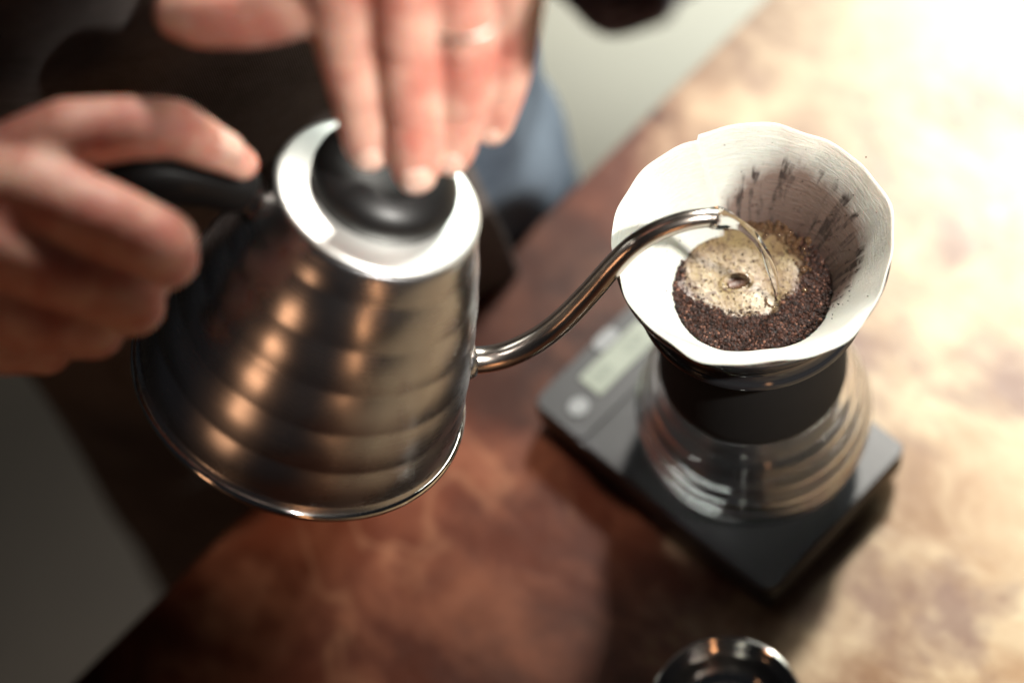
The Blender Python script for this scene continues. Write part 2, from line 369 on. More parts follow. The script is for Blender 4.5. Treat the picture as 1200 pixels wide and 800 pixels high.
# local x: long axis (display end at -x), local y: short axis
rounded_slab('foot_base', 0, 0, .074, .047, .0015, .010, .006, M_scale, sl, .001)
rounded_slab('body', 0, 0, .0814, .0534, .0095, .0270, .007, M_scale, sl, .0016)
rounded_slab('weighing_plate', .0185, 0, .0620, .0527, .0274, .0292, .003, M_plate, sl, .0008)
rounded_slab('control_panel', -.0628, 0, .0172, .0527, .0274, .0287, .004, M_scale, sl, .0006)
def loc_scale(p):
    a = -math.atan2(-.8212, .5706); d = V(p)-V((-.01625, .01225, 0)); return d.x*math.cos(a)-d.y*math.sin(a), d.x*math.sin(a)+d.y*math.cos(a)
lx, ly = loc_scale((-.0542, .0600, 0))
rounded_slab('display', lx-.003, ly, .0076, .0235, .0288, .0294, .001, M_lcd, sl, .0002)
segs = []
def seg_digit(ch, cx, cy, s):
    S = {'a': (0, 1, 1), 'b': (.5, .5, 0), 'c': (.5, -.5, 0), 'd': (0, -1, 1), 'e': (-.5, -.5, 0), 'f': (-.5, .5, 0), 'g': (0, 0, 1)}
    on = {'0': 'abcdef', '1': 'bc', '2': 'abged', '3': 'abgcd', '5': 'afgcd'}[ch]
    for k in on:
        x, y, hz = S[k]; w_, h_ = (.42, .1) if hz else (.1, .42)
        px, py = cx+x*s, cy+y*s
        # text up = -x local, reading along +y
        segs.append((px, py, w_*s, h_*s))
vs = []; fs = []
for i, ch in enumerate('00'): seg_digit(ch, -.0165+i*.0062, 0, .0032)
for i, ch in enumerate('00'): seg_digit(ch, .0075+i*.0062, 0, .0032)
for (px, py, hw, hh) in segs:
    b0 = len(vs)
    for (a, b) in ((-1, -1), (1, -1), (1, 1), (-1, 1)):
        vs.append((lx-.003-(py+b*hh), ly+px+a*hw, .02965))
    fs.append((b0, b0+1, b0+2, b0+3))
mesh_obj('display_digits', vs, fs, M_seg, sl, smooth=False)
for (p, hx, hy) in (((-.0609, .0742, 0), .0042, .0078), ((-.0832, .0388, 0), .0050, .0056)):
    bx, by = loc_scale(p); rounded_slab('button', bx, by, hx, hy, .0286, .0297, min(hx, hy)*.95, M_btn, sl, .0003)

# ------------------------------------------------------------------ glass server with collar, dripper cone
sv = empty('coffee_server', (0, 0, .0293)); tag(sv, 'clear ribbed glass coffee server with black collar standing on the scale', 'coffee server')
Z0 = .0293
out = [(0.0, .0012), (.030, .0012), (.040, .0002), (.0455, .0008), (.0500, .0040), (.0535, .010)]
for k in range(61):
    t = k/60; z = .013+t*.066
    r = .0548+.0032*math.sin(t/.36*PI/2) if t < .36 else .0580-.0142*((t-.36)/.64)**1.45
    r += .00042*math.sin(t*2*PI*5.5)*min(1, (1-t)*6)
    out.append((r, z))
out += [(.0432, .083), (.0415, .088), (.0405, .095), (.0400, .115), (.0400, .138), (.0408, .141)]
inn = [(max(0, r-.0022), z) for r, z in out[3:]]
inn = [(.0400, .0045), (.030, .0042), (0, .0042)][::-1]+[(.0470, .0068)]+[(r, z) for r, z in inn if z > .009]
lathe('glass_body', out+[(.0402, .1418)]+inn[::-1], M_glass, sv, 128)
col = [(.0406, .0815), (.0437, .0812), (.0445, .0835), (.0442, .092), (.0428, .118), (.0424, .134), (.0418, .1365), (.0406, .1368)]
lathe('collar', col+[col[0]], M_rubber, sv, 96)

dr = empty('coffee_dripper', (0, 0, .166)); tag(dr, 'glossy black cone dripper seated in the neck of the glass server', 'dripper')
RZ = .2165-.166
cone = [(.0596, RZ+.0005), (.0592, RZ+.0013), (.0586, RZ+.0006), (.0330, .006), (.0300, -.010), (.0100, -.034), (.0098, -.036), (.0115, -.0365), (.032, -.012), (.0388, -.002),
        (.0389, .003), (.0415, .0065), (.0500, .0125), (.0515, .0150), (.0500, .0172), (.0478, .0200), (.0525, .0345), (.0580, RZ-.004), (.0594, RZ-.002), (.0596, RZ+.0005)]
lathe('cone', cone, M_drip, dr, 128)

# ------------------------------------------------------------------ paper filter
pf = empty('paper_filter', (0, 0, .222)); tag(pf, 'white crepe paper filter holding wet coffee inside the black dripper', 'paper filter')
NU, NV = 240, 60
RR, HH = .0600, .1010
A_SEAM = math.atan2(.059, -.0102)
vs = []; fs = []; uvs = []
def push(a):            # the front wall of the paper has slumped inward
    d = (a+1.72+PI) % (2*PI)-PI
    return .0048*math.exp(-(d/.60)**2)
def paper_r(a, t):
    r = .0015+(RR-.0015)*t
    w_ = t**3
    r += t**14*(.0007*math.sin(3*a+.6)+.0004*math.sin(5*a+2)+.00025*math.sin(11*a+1))
    q = max(0, min(1, (t-.40)/.25)); q2 = max(0, min(1, (1-t)/.10)); r -= push(a)*q*q*(3-2*q)*(.35+.65*q2)
    r += (t**3)*(.0004*math.sin(9*a+2*t)+.0003*math.sin(17*a+1.3))*(1 if t < .9 else 1)
    # seam flap
    da = (a-A_SEAM+.06*(1-t)+PI) % (2*PI)-PI
    r -= .0030*(1/(1+math.exp(-max(-40, min(40, da/.005)))))*math.exp(-max(0, da)/.40)*min(1, t*2)
    return r
def rim_z(a):
    # rim droops a little towards the camera and wavers
    return .0012*math.sin(a+1.1)+.0007*math.sin(4*a+1.5)+.0005*math.sin(7*a)
def lip(a, t):
    # the front lip is bent outward and folded low
    f = max(0, math.cos(a+1.45))
    return f
for i in range(NU):
    a = 2*PI*i/NU
    for j in range(NV+1):
        t = j/NV; r = paper_r(a, t); z = -HH+HH*t+rim_z(a)*t**16
        f = lip(a, t)**3
        if t > .93:
            q = (t-.93)/.07
            ff = f*(.55+.45*math.sin(5*a+.4))
            r += .0030*q*ff; z -= .0040*q*q*ff
        vs.append((r*math.cos(a), r*math.sin(a), z))
me = bpy.data.meshes.new('paper')
for i in range(NU):
    k = (i+1) % NU
    for j in range(NV): fs.append((i*(NV+1)+j, k*(NV+1)+j, k*(NV+1)+j+1, i*(NV+1)+j+1))
me.from_pydata(vs, [], fs); uvl = me.uv_layers.new(name='UVMap')
for p in me.polygons:
    p.use_smooth = True
    i = p.index//NV; j = p.index % NV
    for li, (di, dj) in zip(p.loop_indices, ((0, 0), (1, 0), (1, 1), (0, 1))): uvl.data[li].uv = ((i+di)/NU, (j+dj)/NV)
me.materials.append(M_paper); pp = bpy.data.objects.new('paper_cone', me); sc.collection.objects.link(pp); pp.parent = pf
so = pp.modifiers.new('thick', 'SOLIDIFY'); so.thickness = .00022; so.offset = 0

# ------------------------------------------------------------------ coffee bed
cf = empty('coffee_bed', (0, 0, .179)); tag(cf, 'dark ground coffee with a pale foamy wet patch inside the paper filter', 'coffee')
def bedr(a):
    return .0352-push(a)*.75+.0003*math.sin(5*a)
def in_foam(x, y):        # >0 inside the wet patch; the patch fills the back of the bed
    n_ = noise.noise(V((x*120, y*120, 3)))*.0055+noise.noise(V((x*400, y*400, 5)))*.0012
    d1 = .0265-math.hypot((x+.0005)*.96, (y-.0125)*1.10)
    return d1+n_
def bed_z(x, y):
    r = math.hypot(x, y)
    z = .0008*(r/.036)**3-.0002                 # creeps up the wall
    z += .0014*max(0, -y/.036)                   # dry front stands higher
    f = in_foam(x, y)
    s = 1/(1+math.exp(-f/.0009))
    dry = noise.fractal(V((x*260, y*260, 1)), 1.0, 2.0, 4)*.0010+noise.noise(V((x*90, y*90, 7)))*.0011
    wet = noise.noise(V((x*80, y*80, 9)))*.0007-.0010
    # crater of dark liquid
    c = math.hypot((x+.0055)/.0052, (y-.0065)/.0034)
    wet -= .0013*max(0, 1-c*c)
    wet += .0006*math.exp(-((c-1.25)/.25)**2)
    # splash where the stream lands
    q = math.hypot(x-.0095, y+.007)
    wet -= .0008*math.exp(-(q/.0035)**2)
    return z+dry*(1-s)+wet*s
NR, NA = 90, 260
vs = [(0, 0, bed_z(0, 0))]; fs = []
for j in range(1, NR+1):
    for i in range(NA):
        a = 2*PI*i/NA; r = bedr(a)*j/NR; x, y = r*math.cos(a), r*math.sin(a); vs.append((x, y, bed_z(x, y)))
for i in range(NA): fs.append((0, 1+i, 1+(i+1) % NA))
for j in range(NR-1):
    for i in range(NA):
        k = (i+1) % NA; fs.append((1+j*NA+i, 1+(j+1)*NA+i, 1+(j+1)*NA+k, 1+j*NA+k))
bed = mesh_obj('grounds_surface', vs, fs, M_grounds, cf); bed.data.materials.append(M_foam)
for p in bed.data.polygons:
    c = p.center
    if in_foam(c.x, c.y) > 0: p.material_index = 1
# loose grains
def ico(r, rnd):
    t = (1+5**.5)/2
    v = [(-1, t, 0), (1, t, 0), (-1, -t, 0), (1, -t, 0), (0, -1, t), (0, 1, t), (0, -1, -t), (0, 1, -t), (t, 0, -1), (t, 0, 1), (-t, 0, -1), (-t, 0, 1)]
    f = [(0, 11, 5), (0, 5, 1), (0, 1, 7), (0, 7, 10), (0, 10, 11), (1, 5, 9), (5, 11, 4), (11, 10, 2), (10, 7, 6), (7, 1, 8), (3, 9, 4), (3, 4, 2), (3, 2, 6), (3, 6, 8), (3, 8, 9), (4, 9, 5), (2, 4, 11), (6, 2, 10), (8, 6, 7), (9, 8, 1)]
    sx = [rnd.uniform(.6, 1.25) for _ in range(3)]; R = Matrix.Rotation(rnd.uniform(0, 6.3), 3, V((rnd.gauss(0, 1), rnd.gauss(0, 1), rnd.gauss(0, 1))).normalized())
    return [R @ V((a*sx[0], b*sx[1], c*sx[2]))*(r/1.9*rnd.uniform(.8, 1.2)) for a, b, c in v], f
rnd = random.Random(3); vs = []; fs = []; cnt = 0
while cnt < 9500:
    a = rnd.uniform(0, 2*PI); r = bedr(a)*math.sqrt(rnd.random())*1.0; x, y = r*math.cos(a), r*math.sin(a); f = in_foam(x, y)
    if f > -.0002 and rnd.random() > (.05 if f > .0025 else .32): continue
    s = abs(rnd.gauss(0, .00030))+.00024
    if f > 0: s *= .6
    v, ff = ico(s, rnd); b0 = len(vs); o_ = V((x, y, bed_z(x, y)+s*.35)); vs += [p+o_ for p in v]; fs += [tuple(i+b0 for i in q) for q in ff]; cnt += 1
g = mesh_obj('loose_grounds', vs, fs, M_grain, cf, smooth=False); tag(g, kind='stuff')
# flecks that stuck to the paper wall
vs = []; fs = []
for k in range(170):
    a = rnd.gauss(.6, 1.2); hh = abs(rnd.gauss(0, .012))+.003
    z = .002+hh; r = (RR)*((.179-.222+HH+z)/HH)-.0004
    v, ff = ico(rnd.uniform(.00015, .0004), rnd); b0 = len(vs); o_ = V((r*math.cos(a), r*math.sin(a), z)); vs += [p+o_ for p in v]; fs += [tuple(i+b0 for i in q) for q in ff]
g = mesh_obj('wall_flecks', vs, fs, M_grain, cf, smooth=False); tag(g, kind='stuff')
# bubbles along the back of the foam, round the crater and the splash
bv = []; bf = []
def bub(x, y, r):
    c = V((x, y, bed_z(x, y)+r*.15)); b0 = len(bv)
    for j in range(1, 8):
        for i in range(14): bv.append(c+V((math.sin(PI*j/8)*math.cos(2*PI*i/14), math.sin(PI*j/8)*math.sin(2*PI*i/14), math.cos(PI*j/8)))*r)
    bv.append(c+V((0, 0, r))); bv.append(c-V((0, 0, r)))
    for j in range(6):
        for i in range(14): k = (i+1) % 14; bf.append((b0+j*14+i, b0+(j+1)*14+i, b0+(j+1)*14+k, b0+j*14+k))
    for i in range(14): k = (i+1) % 14; bf.append((b0+98, b0+i, b0+k)); bf.append((b0+99, b0+84+k, b0+84+i))
for k in range(210):
    a = rnd.gauss(.75, .50); r = rnd.gauss(.0268, .0020); bub(-.0005+r*math.cos(a), .0105+r*.92*math.sin(a), rnd.uniform(.0004, .0014)*(1 if k % 5 else 1.4))
for k in range(26):
    a = rnd.uniform(0, 2*PI); bub(.0095+.0048*math.cos(a), -.0065+.004*math.sin(a), rnd.uniform(.0003, .0009))
for k in range(16):
    a = rnd.uniform(-2.6, .3); bub(-.0055+.0050*math.cos(a), .0065+.0034*math.sin(a), rnd.uniform(.0003, .0007))
for k in range(60):
    a = rnd.uniform(0, 2*PI); r = .022*math.sqrt(rnd.random()); bub(r*math.cos(a), .012+r*math.sin(a), rnd.uniform(.0002, .0005))
for i in range(33):          # raised shining edge of the pool of dark coffee
    t = -2.2+i/32*4.1; cx_, cy_ = -.0055+.0056*math.cos(t), .0065+.0037*math.sin(t); w2_ = .00055*math.sin(PI*(i+.5)/33)**.5+.0001
    for j in range(8):
        u = 2*PI*j/8; bv.append(V((cx_+w2_*math.cos(u)*math.cos(t), cy_+w2_*math.cos(u)*math.sin(t), bed_z(cx_, cy_)+.0002+w2_*math.sin(u))))
b0 = len(bv)-33*8
for i in range(32):
    for j in range(8): bf.append((b0+i*8+j, b0+(i+1)*8+j, b0+(i+1)*8+(j+1) % 8, b0+i*8+(j+1) % 8))
b = mesh_obj('bubbles', bv, bf, M_bubble, cf); tag(b, kind='stuff')

# ------------------------------------------------------------------ kettle
KB = V((-.2038, -.0042, .1955)); KA = V((.4628, .1293, .8770)).normalized(); KX = V((.8865, -.0737, -.4569)); KX = (KX-KA*KX.dot(KA)).normalized(); KY = KA.cross(KX)
kt = empty('pouring_kettle'); km = Matrix.Identity(4)
for i in range(3): km[i][0] = KX[i]; km[i][1] = KY[i]; km[i][2] = KA[i]; km[i][3] = KB[i]
kt.matrix_world = km
tag(kt, 'brushed steel gooseneck kettle with ridged sides, tilted and pouring', 'kettle')
L = .1185
prof = [(.0700, .0005), (.0730, .0012), (.0738, .0030), (.0733, .0048), (.0722, .0058)]
nb = 5.5
for k in range(1, 121):
    t = k/120; z = .0058+t*(L-.0058-.004)
    base = .0722*(1-t)+.0432*t+.0030*math.sin(PI*t)
    u = (t*nb) % 1
    r = base+.00015*math.sin(t*9.7)+.00048*(math.sin(PI*u)**1.0)
    prof.append((r, z))
prof += [(.0432, L-.0030), (.0425, L-.0008), (.0412, L)]
kb = lathe('body', prof, M_kettle, kt, 200)
for v in kb.data.vertices:
    if .008 < v.co.z < L-.006:
        d_ = noise.noise(V((v.co.x*55, v.co.y*55, v.co.z*24)))*.00028+noise.noise(V((v.co.x*130, v.co.y*130, v.co.z*60+4)))*.00007
        rr_ = math.hypot(v.co.x, v.co.y); v.co.x *= 1+d_/rr_; v.co.y *= 1+d_/rr_
lathe('base_rim', [(.0715, -.0006), (.0742, -.0004), (.0752, .0012), (.0752, .0030), (.0741, .0042), (.0728, .0042), (.0715, -.0006)], M_bright, kt, 128)
lathe('bottom_plate', [(0, .0008), (.060, .0008), (.0660, -.0012), (.0720, -.0008)], M_black, kt, 96)
lathe('lid', [(.0424, L+.0006), (.0428, L+.0018), (.0412, L+.0026), (.0395, L+.0029), (.0300, L+.0034), (.0200, L+.0074), (0, L+.0080)], M_lid, kt, 96)
lathe('lid_knob', [(.0150, L+.0030), (.0290, L+.0036), (.0298, L+.0095), (.0292, L+.0130), (.0262, L+.0165), (.0220, L+.0190), (.0150, L+.0215), (0, L+.0225)], M_black, kt, 80)
sp = [(.0640, .0235), (.0697, .0240), (.0780, .0258), (.0860, .0300), (.0931, .0370), (.0990, .0460), (.1036, .0570), (.1070, .0690), (.1098, .0810), (.1125, .0945), (.1165, .1080), (.1230, .1180), (.1320, .1255), (.1400, .1290), (.1450, .1296)]
pth = spline([(x, 0, z) for x, z in sp], 70)
def sp_r(t): return .0062*(1-t)+.0039*t if t < .94 else .0039+.0004*(t-.94)/.06
rad = [.0066-.0026*min(1, (k/70)**.9) for k in range(71)]
rad[-1] *= 1.04; rad[-2] *= 1.04
vs, fs = tube_data(pth, rad, 32, False); n0 = len(vs)
vi, fi = tube_data(pth[::-1][:14], [r-.0006 for r in rad[::-1][:14]], 32, False)
# outer skin, inner skin near the mouth, lip joining them
vs = list(vs)+list(vi); fs = list(fs)+[tuple(i+n0 for i in f) for f in fi]
o_last = 70*32
for k in range(32):
    # match nearest by angle
    pass
spo = mesh_obj('spout', vs, fs, M_spout, kt)
lip_p = V(pth[-1]); tdir = (V(pth[-1])-V(pth[-2])).normalized()
def ring_torus(name, centre, axis, R_, r_, m_, par, nu=64, nv=12):
    axis = axis.normalized(); a = axis.orthogonal().normalized(); b = axis.cross(a); vs = []; fs = []
    for i in range(nu):
        t = 2*PI*i/nu; d = a*math.cos(t)+b*math.sin(t)
        for j in range(nv):
            s = 2*PI*j/nv; vs.append(centre+d*(R_+r_*math.cos(s))+axis*(r_*math.sin(s)))
    for i in range(nu):
        for j in range(nv):
            fs.append((i*nv+j, ((i+1) % nu)*nv+j, ((i+1) % nu)*nv+(j+1) % nv, i*nv+(j+1) % nv))
    return mesh_obj(name, vs, fs, m_, par)
ring_torus('spout_lip', lip_p, tdir, rad[-1]-.0003, .00042, M_spout, kt)
tube('spout_socket', [(.066, 0, .0236), (.0715, 0, .0241), (.0735, 0, .0246)], [.0105, .0088, .0070], M_kettle, kt, 32)
hp = spline([(-.052, 0, .1120), (-.060, 0, .1155), (-.074, 0, .1180), (-.090, 0, .1150), (-.103, 0, .1050), (-.112, 0, .090), (-.116, 0, .070), (-.117, 0, .048), (-.115, 0, .030)], 40)
hr = [.0085+.0030*math.sin(PI*min(1, k/40*1.05)) for k in range(41)]; hr[0] *= .75; hr[-1] *= .7; hr[-2] *= .92
tube('handle', hp, hr, M_black, kt, 28, True, 1.15)
tube('handle_bracket', [(-.0440, 0, .1010), (-.0490, 0, .1080), (-.0530, 0, .1125), (-.0580, 0, .1150)], [.0045, .0042, .0042, .0040], M_bright, kt, 16, True, 1.6)
tube('handle_wire', spline([(-.0445, .006, .100), (-.053, .009, .096), (-.063, .006, .102), (-.068, 0, .110)], 16), .0011, M_bright, kt, 10)

# ------------------------------------------------------------------ stream of water
tip = km @ lip_p; tdw = (km.to_3x3() @ tdir).normalized()
end = V((.0098, -.0085, .1765))
st = []; NS = 46
flow = V((tdw.x, tdw.y, 0)).normalized()
p0 = tip-tdw*.004
for k in range(NS+1):
    t = k/NS
    # ballistic: leaves along the spout and bends down
    hx = tip.x+(end.x-tip.x)*(1-(1-t)**1.7); hy = tip.y+(end.y-tip.y)*(t**1.15)
    z = tip.z-(tip.z-end.z)*(.10*t+.90*t*t)
    st.append(V((hx, hy, z)))
st = [p0]+st
sr = []
for k in range(len(st)):
    t = k/(len(st)-1); r = .0024*math.exp(-(t/.24)**2)+.0023-.0008*t+.00025*math.sin(t*19)
    sr.append(r)
sr[0] = .0034
vs, fs = tube_data(st, sr, 28, True)
for i in range(len(st)):
    for k in range(28):
        p = vs[i*28+k]; d = p-st[i]; a = 2*PI*k/28
        vs[i*28+k] = st[i]+d*(1+.15*math.cos(2*a+i*.10)+.07*math.sin(3*a-i*.16)*(i > 1))
wt = mesh_obj('water_stream', vs, fs, M_water); tag(wt, 'thin clear stream of water falling from the spout tip onto the coffee', 'water')

# ------------------------------------------------------------------ small steel bowl
bw = empty('steel_bowl', (-.0480, -.1375, 0)); tag(bw, 'small round polished steel bowl on the table in front of the scale', 'bowl')
bp = [(0, .0010), (.022, .0010), (.0265, .0030), (.0330, .014), (.0352, .0275), (.0360, .0290), (.0368, .0296), (.0374, .0288), (.0372, .0278)]
lathe('bowl_shell', [(0, .0002), (.023, .0002), (.0275, .0020), (.0345, .0135), (.0364, .0270), (.0370, .0276), (.0376, .0290), (.0369, .0302), (.0358, .0298), (.0345, .0262), (.0338, .0245), (.0325, .0238), (.0310, .0150), (.0250, .0062), (.0200, .0050), (.0185, .0062), (.0165, .0050), (0, .0046)], M_bright, bw, 128)

# ------------------------------------------------------------------ person
pe_parts = []
def capsule(bm, a, b, ra, rb, n=20):
    a, b = V(a), V(b); d = b-a; L_ = d.length
    if L_ < 1e-6: return
    q = d.to_track_quat('Z', 'Y').to_matrix().to_4x4(); rows = []
    for k in range(6): t = -PI/2+k*(PI/2)/6; rows.append((ra*math.cos(t), ra*math.sin(t)))
    for k in range(5): t = k/4; rows.append((ra+(rb-ra)*t, L_*t))
    for k in range(1, 7): t = k*(PI/2)/6; rows.append((rb*math.cos(t), L_+rb*math.sin(t)))
    X = Matrix.Translation(a) @ q; vv = []
    for (r, z) in rows:
        vv.append([bm.verts.new(X @ V((max(r, 1e-5)*math.cos(2*PI*k/n), max(r, 1e-5)*math.sin(2*PI*k/n), z))) for k in range(n)])
    for i in range(len(vv)-1):
        for k in range(n): bm.faces.new((vv[i][k], vv[i][(k+1) % n], vv[i+1][(k+1) % n], vv[i+1][k]))
    bm.faces.new(vv[0][::-1]); bm.faces.new(vv[-1])
def chain(bm, pts):          # pts: (point, radius)
    for (a, ra), (b, rb) in zip(pts, pts[1:]): capsule(bm, a, b, ra, rb)
def remesh(bm, voxel, smooth=4, fac=.5):
    me = bpy.data.meshes.new('tmp'); bm.to_mesh(me); bm.free(); o = bpy.data.objects.new('tmp', me); sc.collection.objects.link(o)
    m = o.modifiers.new('r', 'REMESH'); m.mode = 'VOXEL'; m.voxel_size = voxel
    s = o.modifiers.new('s', 'SMOOTH'); s.iterations = smooth; s.factor = fac
    baked(o, None); me2 = o.data; bpy.data.objects.remove(o); return me2

# hand pressing the lid (person's left): pixel of the photograph, depth, radius
LH = {
 'index':  [(392, -75, .690, .0125), (408, 42, .728, .0108), (424, 112, .752, .0099), (431, 165, .771, .0084), (432, 176, .775, .0070)],
 'middle': [(470, -85, .682, .0125), (478, 48, .724, .0106), (483, 128, .752, .0098), (487, 190, .773, .0085), (487, 203, .776, .0070)],
 'ring':   [(540, -72, .690, .0120), (545, 52, .730, .0100), (538, 120, .757, .0092), (530, 172, .776, .0079), (529, 183, .779, .0064)],
 'pinky':  [(600, -40, .705, .0112), (598, 42, .738, .0090), (588, 98, .760, .0082), (578, 142, .778, .0069), (577, 150, .780, .0058)],
 'thumb':  [(520, -190, .665, .0150), (395, -20, .715, .0128), (300, 14, .728, .0110), (235, 16, .735, .0104), (215, 14, .737, .0090)],
}
bm = bmesh.new(); HL = {k: [(at(x, y, d), r) for x, y, d, r in v] for k, v in LH.items()}
HL = {k: [(p, r*1.20) for p, r in v] for k, v in HL.items()}
for k, v in HL.items(): chain(bm, v)
WL = at(615, -190, .655)
for k, rr_ in (('index', .0125), ('middle', .013), ('ring', .0125), ('pinky', .0115)):
    capsule(bm, HL[k][0][0], WL+RT*({'index': -.014, 'middle': -.005, 'ring': .005, 'pinky': .013}[k]), rr_, .017)
for a, b in (('index', 'middle'), ('middle', 'ring'), ('ring', 'pinky')):
    capsule(bm, HL[a][0][0], HL[b][0][0], .0112, .0112)
    capsule(bm, (HL[a][0][0]*.5+WL*.5), (HL[b][0][0]*.5+WL*.5), .014, .014)
capsule(bm, HL['thumb'][1][0], HL['index'][0][0], .010, .011)
EL = at(980, -360, .72); SL = V((-.035, .235, .47))
capsule(bm, WL, WL+(EL-WL)*.35, .0265, .031); capsule(bm, WL+(EL-WL)*.35, EL, .031, .040)

# hand round the kettle handle (person's right)
RH = {
 'thumb':  [(-40, 215, .755, .0165), (80, 158, .742, .0135), (150, 150, .745, .0118), (203, 150, .752, .0112), (248, 172, .765, .0090), (284, 192, .775, .0064)],
 'index':  [(38, 222, .735, .0150), (120, 255, .735, .0140), (188, 286, .746, .0136), (196, 302, .765, .0120), (172, 318, .790, .0108), (150, 300, .804, .0092)],
 'middle': [(2, 285, .737, .0150), (90, 322, .745, .0142), (150, 344, .757, .0132), (158, 358, .776, .0118), (128, 364, .800, .0105), (105, 345, .810, .009)],
 'ring':   [(-40, 335, .745, .0145), (40, 372, .757, .0135), (105, 378, .770, .0125), (112, 388, .788, .0112), (85, 392, .808, .0100), (66, 378, .815, .0085)],
 'pinky':  [(-75, 380, .757, .0135), (-5, 402, .770, .0122), (48, 404, .783, .0112), (54, 410, .800, .0100), (30, 410, .815, .0090), (15, 400, .820, .0080)],
}
HR_ = {k: [(at(x, y, d), r) for x, y, d, r in v] for k, v in RH.items()}
bm2 = bmesh.new()
for k, v in HR_.items(): chain(bm2, v)
WR = at(-150, 265, .765)
for k in ('index', 'middle', 'ring', 'pinky'):
    capsule(bm2, HR_[k][0][0], WR+UP*({'index': .016, 'middle': .006, 'ring': -.005, 'pinky': -.015}[k]), .0150, .0205)
for a, b in (('index', 'middle'), ('middle', 'ring'), ('ring', 'pinky')):
    capsule(bm2, HR_[a][0][0], HR_[b][0][0], .0132, .0132)
capsule(bm2, HR_['thumb'][0][0], WR, .0175, .022); capsule(bm2, HR_['thumb'][1][0], HR_['index'][0][0], .0105, .0120)
ER = V((-.56, .13, .33)); SR = V((-.415, .235, .47))
capsule(bm2, WR, WR+(ER-WR)*.35, .027, .033); capsule(bm2, WR+(ER-WR)*.35, ER, .033, .043)
# knuckle-crease dents are cut by pulling vertices in near the joints
me1 = remesh(bm, .0013, 6, .6); me2 = remesh(bm2, .0013, 7, .6)
def creases(me, H, which):
    co_ = np.empty(len(me.vertices)*3); me.vertices.foreach_get('co', co_); co_ = co_.reshape(-1, 3)
    for k, idxs in which.items():
        for idx in idxs:
            c = np.array(H[k][idx][0]); r = H[k][idx][1]; pa = np.array(H[k][idx-1][0]); pb = np.array(H[k][min(idx+1, len(H[k])-1)][0])
            t = pb-pa; t /= np.linalg.norm(t)
            for off in (-.0026, 0, .0024):
                d = co_-(c+t*off); al = d@t; ra = d-np.outer(al, t); rr_ = np.linalg.norm(ra, axis=1)
                m = (rr_ < r*1.6); w_ = np.exp(-(al/.0007)**2)*m*.00055
                co_ -= ra/np.maximum(rr_, 1e-6)[:, None]*w_[:, None]
    me.vertices.foreach_set('co', co_.ravel()); me.update()
creases(me1, HL, {'index': (1, 2), 'middle': (1, 2), 'ring': (1, 2), 'pinky': (1, 2), 'thumb': (2,)})
creases(me2, HR_, {'thumb': (3,), 'index': (2,), 'middle': (2,)})
# trunk, upper arms, legs
TC = V((-.225, .235, 0)); FX = V((1, .06, 0)).normalized(); FY = V((-.06, 1, 0)).normalized()   # FX = person's left, -FY = facing
def loft(rings, n=64, wrinkle=0, seed=0, a0=0, a1=2*PI, closed=True):
    vs = []; fs = []; m = n if closed else n+1
    for (c, hx, hy, p) in rings:
        for k in range(m):
            a = a0+(a1-a0)*k/n; ca, sa = math.cos(a), math.sin(a)
            x = hx*math.copysign(abs(ca)**p, ca); y = hy*math.copysign(abs(sa)**p, sa)
            q = V(c)+FX*x+FY*y
            if wrinkle: q += (FX*ca+FY*sa)*wrinkle*(noise.noise(V((q.x*9+seed, q.y*9, q.z*4)))+.5*noise.noise(V((q.x*22, q.y*22+seed, q.z*9))))
            vs.append(q)
    for j in range(len(rings)-1):
        for k in range(n if closed else n):
            l = (k+1) % m if closed else k+1
            fs.append((j*m+k, j*m+l, (j+1)*m+l, (j+1)*m+k))
    return vs, fs
def torso_at(z):             # centre, half width, half depth
    P = [(-.12, .165, .105, 0), (-.02, .168, .108, 0), (.10, .155, .100, 0), (.22, .150, .098, -.01), (.36, .170, .105, -.02), (.46, .195, .100, -.025), (.52, .150, .075, -.03)]
    for a, b in zip(P, P[1:]):
        if z <= b[0]: t = max(0, (z-a[0])/(b[0]-a[0])); return V((TC.x, TC.y+a[3]+(b[3]-a[3])*t, z)), a[1]+(b[1]-a[1])*t, a[2]+(b[2]-a[2])*t
    return V((TC.x, TC.y+P[-1][3], z)), P[-1][1], P[-1][2]
tr = bmesh.new()
def add_loft(bm, rings, n=40):
    vs, fs = loft(rings, n); b = [bm.verts.new(v) for v in vs]
    for f in fs: bm.faces.new([b[i] for i in f])
    bm.faces.new(b[:n][::-1]); bm.faces.new(b[-n:])
add_loft(tr, [(torso_at(z)[0], torso_at(z)[1]-.014, torso_at(z)[2]-.014, 1) for z in (-.12, -.04, .05, .12, .2, .3, .4, .46, .52)])
capsule(tr, SL, EL, .043, .038); capsule(tr, SR, ER, .043, .040); capsule(tr, TC+V((0, -.02, .48)), TC+V((0, -.035, .60)), .055, .052)
hipL = TC+V((.075, 0, -.10)); hipR = TC+V((-.065, .01, -.10)); kneeL = TC+V((.095, .00, -.46)); kneeR = TC+V((-.035, .14, -.46)); footL = TC+V((.10, .04, -.84)); footR = TC+V((-.03, .26, -.84))
for h, k, f in ((hipL, kneeL, footL), (hipR, kneeR, footR)):
    capsule(tr, h, k, .072, .052); capsule(tr, k, f, .050, .034)
me3 = remesh(tr, .008, 3)
